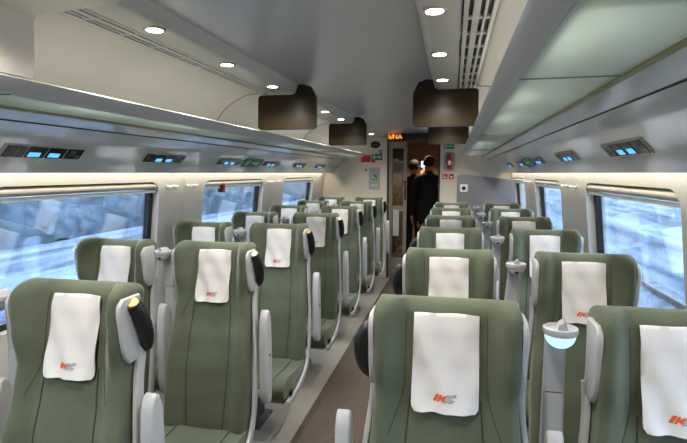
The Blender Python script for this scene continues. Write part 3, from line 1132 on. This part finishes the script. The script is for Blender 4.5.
# left of the door
t = thing('emergency_light', 'dark green oval emergency light on end wall left of the door', 'light', (-1.10, EY, 1.935))
mb = MB(); mb.lathe([(.001, -.02), (.03, -.02), (.045, -.012), (.05, 0), (.001, 0)], (0, 0, 0), 20, 'y')
for q in mb.bm.verts: q.co.x *= 1.45
mb.build('housing', pbr('dark_green', hexc(28, 52, 28), .3), t)
mb = MB(); mb.box((-.035, -.023, -.012), (.035, -.018, .012), .004, 1); mb.build('lens', M['green'], t)

t = thing('alarm_box', 'red emergency alarm box on end wall left of the door', 'alarm', (-1.225, EY, 1.72))
mb = MB(); mb.box((-.072, -.06, -.035), (.06, 0, .065), .012, 3); mb.build('housing', M['red'], t)
mb = MB(); mb.box((-.07, -.05, -.068), (.058, 0, -.038), .004, 2); mb.build('label_strip', M['signwhite'], t)
mb = MB(); mb.lathe([(.001, -.05), (.02, -.05), (.026, -.042), (.026, 0), (.001, 0)], (.10, 0, -.015), 16, 'y'); mb.build('knob', M['red'], t)

t = thing('exit_sign', 'small green exit sign beside the door on the end wall', 'sign', (-1.075, EY, 1.758))
mb = MB(); plate(mb, -.075, .075, -.042, .042, y=0); mb.build('plate', M['green'], t)
mb = MB()
for a in ((-.05, -.006, .05, .006), (-.058, -.026, -.03, .026), (.03, -.02, .05, .02)):
    mb.box((a[0], -.010, a[1]), (a[2], -.008, a[3]))
mb.build('pictogram', M['signwhite'], t, smooth=False)

t = thing('notice_plate', 'tall grey notice plate with green emblem left of the end door', 'sign', (-1.11, EY + .0015, 1.45))
mb = MB(); plate(mb, -.08, .08, -.16, .16, y=0); mb.build('plate', M['poster'], t)
mb = MB(); mb.box((-.035, -.010, -.02), (.035, -.008, .05)); mb.build('emblem', M['green'], t, smooth=False)
mb = MB()
for p in (((-.03, .04), (.02, -.01)), ((-.03, .0), (.0, .02))):
    mb.tube([(p[0][0], -.011, p[0][1]), (p[1][0], -.011, p[1][1])], .007, 6)
for k in range(3): mb.box((-.045 + .032 * k, -.010, -.105), (-.022 + .032 * k, -.008, -.088))
mb.build('marks', M['signwhite'], t, smooth=False)

t = thing('number_sticker', 'tiny dark blue number sticker above the small exit sign', 'sticker', (-1.022, EY, 1.83))
mb = MB(); plate(mb, -.024, .024, -.026, .026, .003, y=0, bev=0); mb.build('plate', M['bluesign'], t)
mb = MB(); mb.box((-.016, -.004, -.015), (-.010, -.003, .015)); mb.box((.0, -.004, -.015), (.006, -.003, .015)); mb.box((.0, -.004, .010), (.016, -.003, .015)); mb.box((.011, -.004, -.015), (.016, -.003, .015))
mb.build('figures', M['signwhite'], t, smooth=False)
mb = MB(); mb.lathe([(.001, -.006), (.016, -.006), (.018, 0), (.001, 0)], (0, 0, 0), 16, 'y')
o = mb.build('warning_dot', M['red']); o.location = (-1.235, EY + .0015, 1.575); tag(o, 'small round red dot on the end wall under the alarm box', 'sticker')

# right of the door
t = thing('extinguisher_sign', 'green sign above the fire extinguisher right of the door', 'sign', (-.06, EY, 1.90))
mb = MB(); plate(mb, -.07, .07, -.035, .035, y=0); mb.build('plate', M['green'], t)
mb = MB()
for a in ((-.05, -.02, -.03, .02), (-.015, -.006, .05, .006)): mb.box((a[0], -.010, a[1]), (a[2], -.008, a[3]))
mb.build('pictogram', M['signwhite'], t, smooth=False)
t = thing('extinguisher_niche', 'pale oval niche holding the fire extinguisher on the end wall', 'niche', (-.055, EY, 1.69))
mb = MB()
pts = []
for cx, cz, a0 in ((.03, -.09, -90), (.03, .09, 0), (-.03, .09, 90), (-.03, -.09, 180)):
    for k in range(7):
        a = math.radians(a0 + 15 * k); pts.append((cx + .045 * math.cos(a), cz + .045 * math.sin(a)))
mb.prism(pts, lambda p: Vector((p[0], 0, p[1])), lambda p: Vector((p[0], -.012, p[1])))
pin = [(p[0] * .84, p[1] * .92) for p in pts]
mb.prism(pin, lambda p: Vector((p[0], -.011, p[1])), lambda p: Vector((p[0], -.013, p[1])), 1)
mb.build('niche_rim', [M['trim'], M['poster']], t, ang=30)
t = thing('fire_extinguisher', 'red fire extinguisher mounted on the end wall right of the door', 'fire extinguisher', (-.05, EY - .0455, 1.59))
mb = MB(); mb.lathe([(.001, 0), (.026, 0), (.032, .008), (.033, .13), (.030, .15), (.018, .168), (.012, .178), (.001, .18)], (0, 0, 0), 20); mb.build('cylinder', M['red'], t)
mb = MB(); mb.lathe([(.001, .178), (.012, .178), (.012, .195), (.001, .195)], (0, 0, 0), 12); mb.box((-.045, -.008, .193), (.02, .008, .202), .003, 1)
mb.box((-.042, -.006, .206), (.018, .006, .213), .003, 1); mb.build('valve', M['red'], t)
mb = MB(); mb.tube(curve([(-.012, 0, .188), (-.035, 0, .17), (-.042, -.0, .12), (-.040, 0, .07)], 4), .006, 8); mb.build('hose', M['gasket'], t)
mb = MB(); mb.box((-.02, -.036, .05), (.02, -.0325, .11)); mb.build('label_panel', M['signwhite'], t)
for k, x in enumerate((-.11, -.02)):
    t = thing('fire_sticker', ('left' if k == 0 else 'right') + ' one of two small red fire stickers under the extinguisher', 'sticker', (x, EY + .0015, 1.48), 'red stickers under the extinguisher')
    mb = MB(); plate(mb, -.035, .035, -.035, .035, .003, y=0, bev=0); mb.build('plate', M['red'], t)
    mb = MB()
    if k == 0:
        mb.box((-.018, -.0045, -.022), (-.004, -.003, .018)); mb.box((.004, -.0045, -.02), (.02, -.003, -.004))
    else:
        mb.box((-.02, -.0045, -.01), (.02, -.003, .004)); mb.box((-.004, -.0045, -.022), (.02, -.003, -.016))
    mb.build('pictogram', M['signwhite'], t, smooth=False)

# grey partition behind the last right-hand row
PY = 6.30
mb = MB()
pts = [(.05, 0.0)] + [(.05 + .05 - .05 * math.cos(a), 1.465 + .05 * math.sin(a)) for a in (0, .4, .8, 1.2, 1.57)] + [(.45, 1.478), (.72, 1.447), (.735, 1.435), (.74, .7), (.90, .6), (.90, 0)]
mb.prism(pts, lambda p: Vector((p[0], PY, p[1])), lambda p: Vector((p[0], PY + .04, p[1])))
struct(mb.build('partition_wall', M['partition'], ang=30), 'grey partition behind the last row of right seats')
t = thing('socket_plate', 'white plate with a black socket on the grey partition', 'socket', (.133, PY, 1.345))
mb = MB(); plate(mb, -.045, .045, -.045, .045, .008, y=0); mb.build('plate', M['signwhite'], t)
mb = MB(); mb.lathe([(.001, -.011), (.022, -.011), (.024, -.008), (.001, -.008)], (0, 0, 0), 16, 'y'); mb.build('socket', M['gasket'], t)

# ------------------------------------------------------------------ vestibule beyond the door
VY = 9.6
mb = MB()
for a, b in (((-1.35, Y1 + .06, 0), (-1.30, VY, 2.3)), ((.20, Y1 + .06, 0), (.25, VY, 2.3)), ((-1.35, VY, 0), (.25, VY + .05, 2.3)), ((-1.35, Y1 + .06, 2.08), (.25, VY, 2.12))):
    mb.box(a, b)
struct(mb.build('wall_vestibule', M['brown'], smooth=False), 'dark brown vestibule beyond the end door')
for k, (x, y) in enumerate(((-.62, 8.3), (-.36, 8.5))):
    dup(dl, (x, y, 2.078), 'tiny downlight in the vestibule ceiling, %s one' % ('left' if k == 0 else 'right'), 'vestibule downlights')
    L = bpy.data.lights.new('vestibule', 'SPOT'); L.energy = 14; L.color = (1, .8, .55); L.spot_size = math.radians(140); L.shadow_soft_size = .03
    o = bpy.data.objects.new('vestibule_lamp', L); COL.objects.link(o); o.location = (x, y, 2.06)


def person(loc, rot, label, jacket, hold, scale=1.0):
    """standing figure grown from a skeleton with the skin modifier, then coloured by region"""
    V = []; E = []; R = []; T = []
    def add(p, r, par=None, tag_='torso'):
        V.append(p); R.append(r); T.append(tag_)
        if par is not None: E.append((par, len(V) - 1))
        return len(V) - 1
    pel = add((0, 0, .96), (.155, .115))
    wai = add((0, .0, 1.12), (.145, .10), pel)
    che = add((0, -.01, 1.30), (.17, .115), wai)
    nkb = add((0, .0, 1.44), (.10, .075), che)
    nk = add((0, .015, 1.50), (.055, .055), nkb, 'skin')
    h1 = add((0, .02, 1.57), (.068, .078), nk, 'skin')
    h2 = add((0, .02, 1.66), (.078, .095), h1, 'skin')
    h3 = add((0, .012, 1.725), (.062, .075), h2, 'skin')
    for s_ in (-1, 1):
        hip = add((s_ * .09, 0, .90), (.092, .10), pel, 'leg')
        kn = add((s_ * .10, .015, .50), (.062, .065), hip, 'leg')
        an = add((s_ * .10, -.01, .09), (.042, .045), kn, 'leg')
        add((s_ * .11, .13, .045), (.042, .035), an, 'leg')
        sh = add((s_ * .185, -.005, 1.40), (.070, .070), nkb, 'torso')
        if hold and s_ == hold:
            el = add((s_ * .25, .16, 1.22), (.050, .050), sh, 'torso'); wr = add((s_ * .12, .36, 1.46), (.032, .028), el, 'torso')
            pm = add((s_ * .09, .38, 1.54), (.034, .020), wr, 'skin')
            fd = Vector((-s_ * .25, .2, .9))
        else:
            el = add((s_ * .25, -.03, 1.12), (.050, .050), sh, 'torso'); wr = add((s_ * .25, .06, .88), (.032, .028), el, 'torso')
            pm = add((s_ * .25, .08, .80), (.034, .022), wr, 'skin')
            fd = Vector((0, .15, -1))
        fd.normalize()
        side_v = Vector((0, 1, 0)) - fd * fd.y if not (hold and s_ == hold) else Vector((1, 0, 0)) - fd * fd.x
        side_v.normalize()
        cu = fd.cross(side_v)
        for fi, (o_, ln) in enumerate(((-.027, .062), (-.009, .074), (.010, .070), (.027, .054))):
            b0 = Vector(V[pm]) + fd * .035 + side_v * o_
            a = add(tuple(b0), (.0095, .0095), pm, 'skin')
            a = add(tuple(b0 + fd * ln * .5 + cu * .004), (.0085, .0085), a, 'skin')
            add(tuple(b0 + fd * ln * .9 + cu * .02), (.0075, .0075), a, 'skin')
        th = add(tuple(Vector(V[pm]) - side_v * .035 + fd * .0), (.011, .011), pm, 'skin')
        add(tuple(Vector(V[pm]) - side_v * .055 + fd * .045 + cu * .01), (.009, .009), th, 'skin')
    me = bpy.data.meshes.new('person_skel'); me.from_pydata(V, E, [])
    ob = bpy.data.objects.new('person_skel', me); COL.objects.link(ob)
    md = ob.modifiers.new('skin', 'SKIN'); ob.modifiers.new('sub', 'SUBSURF').levels = 2
    for i, v in enumerate(me.skin_vertices[0].data):
        v.radius = R[i]; v.use_root = (i == 0)
    dg = bpy.context.evaluated_depsgraph_get(); dg.update()
    ev = ob.evaluated_get(dg)
    me2 = bpy.data.meshes.new_from_object(ev)
    bpy.data.objects.remove(ob)
    for m in (jacket, M['trouser'], M['skin']): me2.materials.append(m)
    VV = [Vector(v) for v in V]
    for p in me2.polygons:
        c = p.center
        bi = min(range(len(VV)), key=lambda i: (VV[i] - c).length - max(R[i]) * .7)
        p.material_index = {'torso': 0, 'leg': 1, 'skin': 2}[T[bi]]
        p.use_smooth = True
    body = bpy.data.objects.new('person', me2); COL.objects.link(body)
    body.location = loc; body.rotation_euler = (0, 0, rot); body.scale = (scale,) * 3
    tag(body, label, 'person')
    # hair, face
    mb = MB()
    t = bmesh.new(); bmesh.ops.create_icosphere(t, subdivisions=3, radius=1)
    for q in t.verts:
        z = q.co.z
        q.co = Vector((q.co.x * .088, q.co.y * .104, q.co.z * .105)) * (1 + .03 * math.sin(q.co.x * 60) * math.sin(q.co.z * 50))
        if q.co.y > .02 and q.co.z < .045: q.co.y = .02 + (q.co.y - .02) * .2
        if q.co.z < -.06: q.co *= .9
    mb.merge(t, 0, Matrix.Translation((0, .008, 1.668)))
    mb.build('hair', M['hair'], body)
    mb = MB()
    mb.ellipsoid((0, .122, 1.635), (.012, .020, .024), 10, 8)
    for s_ in (-1, 1):
        mb.ellipsoid((s_ * .084, .015, 1.645), (.010, .018, .030), 10, 8)
        mb.ellipsoid((s_ * .032, .100, 1.662), (.013, .010, .008), 10, 8, 1)
    mb.ellipsoid((0, .096, 1.592), (.024, .010, .006), 10, 8, 2)
    mb.build('face', [M['skin'], M['signwhite'], M['red']], body)
    mb = MB(); mb.lathe([(.060, 1.465), (.072, 1.47), (.066, 1.515), (.058, 1.515)], (0, .008, 0), 20); mb.build('collar', jacket, body)
    return body


person((-.63, 8.35, 0), math.radians(-30), 'person in a black jacket standing sideways just beyond the end door', M['jacketb'], -1, .99)
person((-.37, 8.0, 0), math.radians(8), 'person in a navy jacket seen from behind in the end doorway', M['jacket'], 0, 1.02)
mb = MB(); mb.box((-.036, -.004, -.06), (.036, .004, .06), .004, 2)
ph = thing('phone', 'glowing phone held up between the two people in the doorway', 'phone', (-.505, 8.735, 1.68))
mb.build('case', M['gasket'], ph)
mb = MB(); mb.box((-.032, -.0055, -.052), (.032, -.004, .052)); mb.build('screen', M['phone'], ph)

# ------------------------------------------------------------------ outside
def ground_mat():
    m, nt, out = new_mat('trackside_ground')
    b = nt.nodes.new('ShaderNodeBsdfPrincipled'); nt.links.new(b.outputs[0], out.inputs[0])
    tc = nt.nodes.new('ShaderNodeTexCoord')
    mp = nt.nodes.new('ShaderNodeMapping'); mp.inputs['Scale'].default_value = (1, .12, 1)
    nt.links.new(tc.outputs['Object'], mp.inputs[0])
    n = nt.nodes.new('ShaderNodeTexNoise'); n.inputs['Scale'].default_value = 1.1; n.inputs['Detail'].default_value = 6
    nt.links.new(mp.outputs[0], n.inputs[0])
    cr = nt.nodes.new('ShaderNodeValToRGB')
    cr.color_ramp.elements[0].position = .35; cr.color_ramp.elements[0].color = hexc(66, 78, 94)
    cr.color_ramp.elements[1].position = .62; cr.color_ramp.elements[1].color = hexc(146, 158, 174)
    nt.links.new(n.outputs['Fac'], cr.inputs[0]); nt.links.new(cr.outputs[0], b.inputs['Base Color'])
    b.inputs['Roughness'].default_value = .9
    return m


mb = MB(); mb.box((-90, -60, -1.3), (90, 120, -1.2))
struct(mb.build('ground', ground_mat(), smooth=False), 'pale ground with patchy snow beside the railway')
rail = pbr('rail_steel', hexc(110, 100, 96), .4, metal=.6)
for x, lab in ((-4.6, 'left'), (3.6, 'right')):
    t = thing('railway_track', 'neighbouring railway track on the ground outside the %s windows' % lab, 'track', (x, 0, -1.2), 'neighbouring tracks')
    for q in (-.72, .72):
        mb = MB(); mb.box((q - .035, -40, .12), (q + .035, 60, .26), .01, 1); mb.build('rail', rail, t)
    for k in range(50):
        pass
    mb = MB(); mb.box((-1.25, -40, -.0), (1.25, 60, .12)); mb.build('ballast_bed', carpet('ballast', hexc(74, 82, 92), hexc(126, 134, 144), 6), t)
foliage = carpet('winter_scrub', hexc(48, 62, 74), hexc(84, 98, 110), 1.6)
for sd, x0 in ((-1, -15), (1, 17)):
    mb = MB()
    n, mrow = 60, 8
    G_ = []
    rnd = random.Random(3 + sd)
    for i in range(n + 1):
        y = -45 + 110 * i / n
        hh = 3.2 + 1.6 * math.sin(i * .7 + sd) + rnd.uniform(-.8, .8)
        row = []
        for j in range(mrow + 1):
            a = PI * j / mrow
            row.append(mb.v((sd * 3.5 * -math.cos(a) + x0 + sd * 4 + rnd.uniform(-.3, .3), y + rnd.uniform(-.4, .4), -1.25 + hh * math.sin(a) + rnd.uniform(-.25, .25))))
        G_.append(row)
    for i in range(n):
        for j in range(mrow):
            mb.face((G_[i][j], G_[i + 1][j], G_[i + 1][j + 1], G_[i][j + 1]))
    o = mb.build('scrub_bank', foliage, ang=80)
    o['kind'] = 'stuff'; o['category'] = 'shrubs'; o['label'] = 'dark bank of wintry scrub beyond the %s windows' % ('left' if sd < 0 else 'right')

W = bpy.data.worlds.new('sky'); SC.world = W
W.use_nodes = True
nt = W.node_tree
bg = nt.nodes['Background']
bg.inputs['Color'].default_value = (.73, .85, 1.0, 1)
bg.inputs['Strength'].default_value = 7.0

# ------------------------------------------------------------------ camera
F, VPX, VPY = 500.0, 453.0, 173.0
u = Vector(((VPX - 343.5) / F, -(VPY - 221.5) / F, -1)).normalized()
yaw = math.asin(u.x); pitch = -math.asin(u.y / math.cos(yaw))
cd = bpy.data.cameras.new('camera'); cd.sensor_width = 36; cd.lens = F / 687 * 36; cd.clip_start = .02
cam = bpy.data.objects.new('camera', cd); COL.objects.link(cam)
cam.location = (0, 0, H); cam.rotation_euler = (PI / 2 + pitch, 0, yaw)
SC.camera = cam

SC.view_settings.view_transform = 'Standard'
SC.view_settings.look = 'None'
SC.view_settings.gamma = 1
SC.view_settings.use_curve_mapping = False
SC.view_settings.exposure = 0.45
SC.cycles.use_denoising = True
SC.cycles.max_bounces = 10
SC.cycles.diffuse_bounces = 5
SC.cycles.transparent_max_bounces = 16
SC.cycles.sample_clamp_indirect = 6
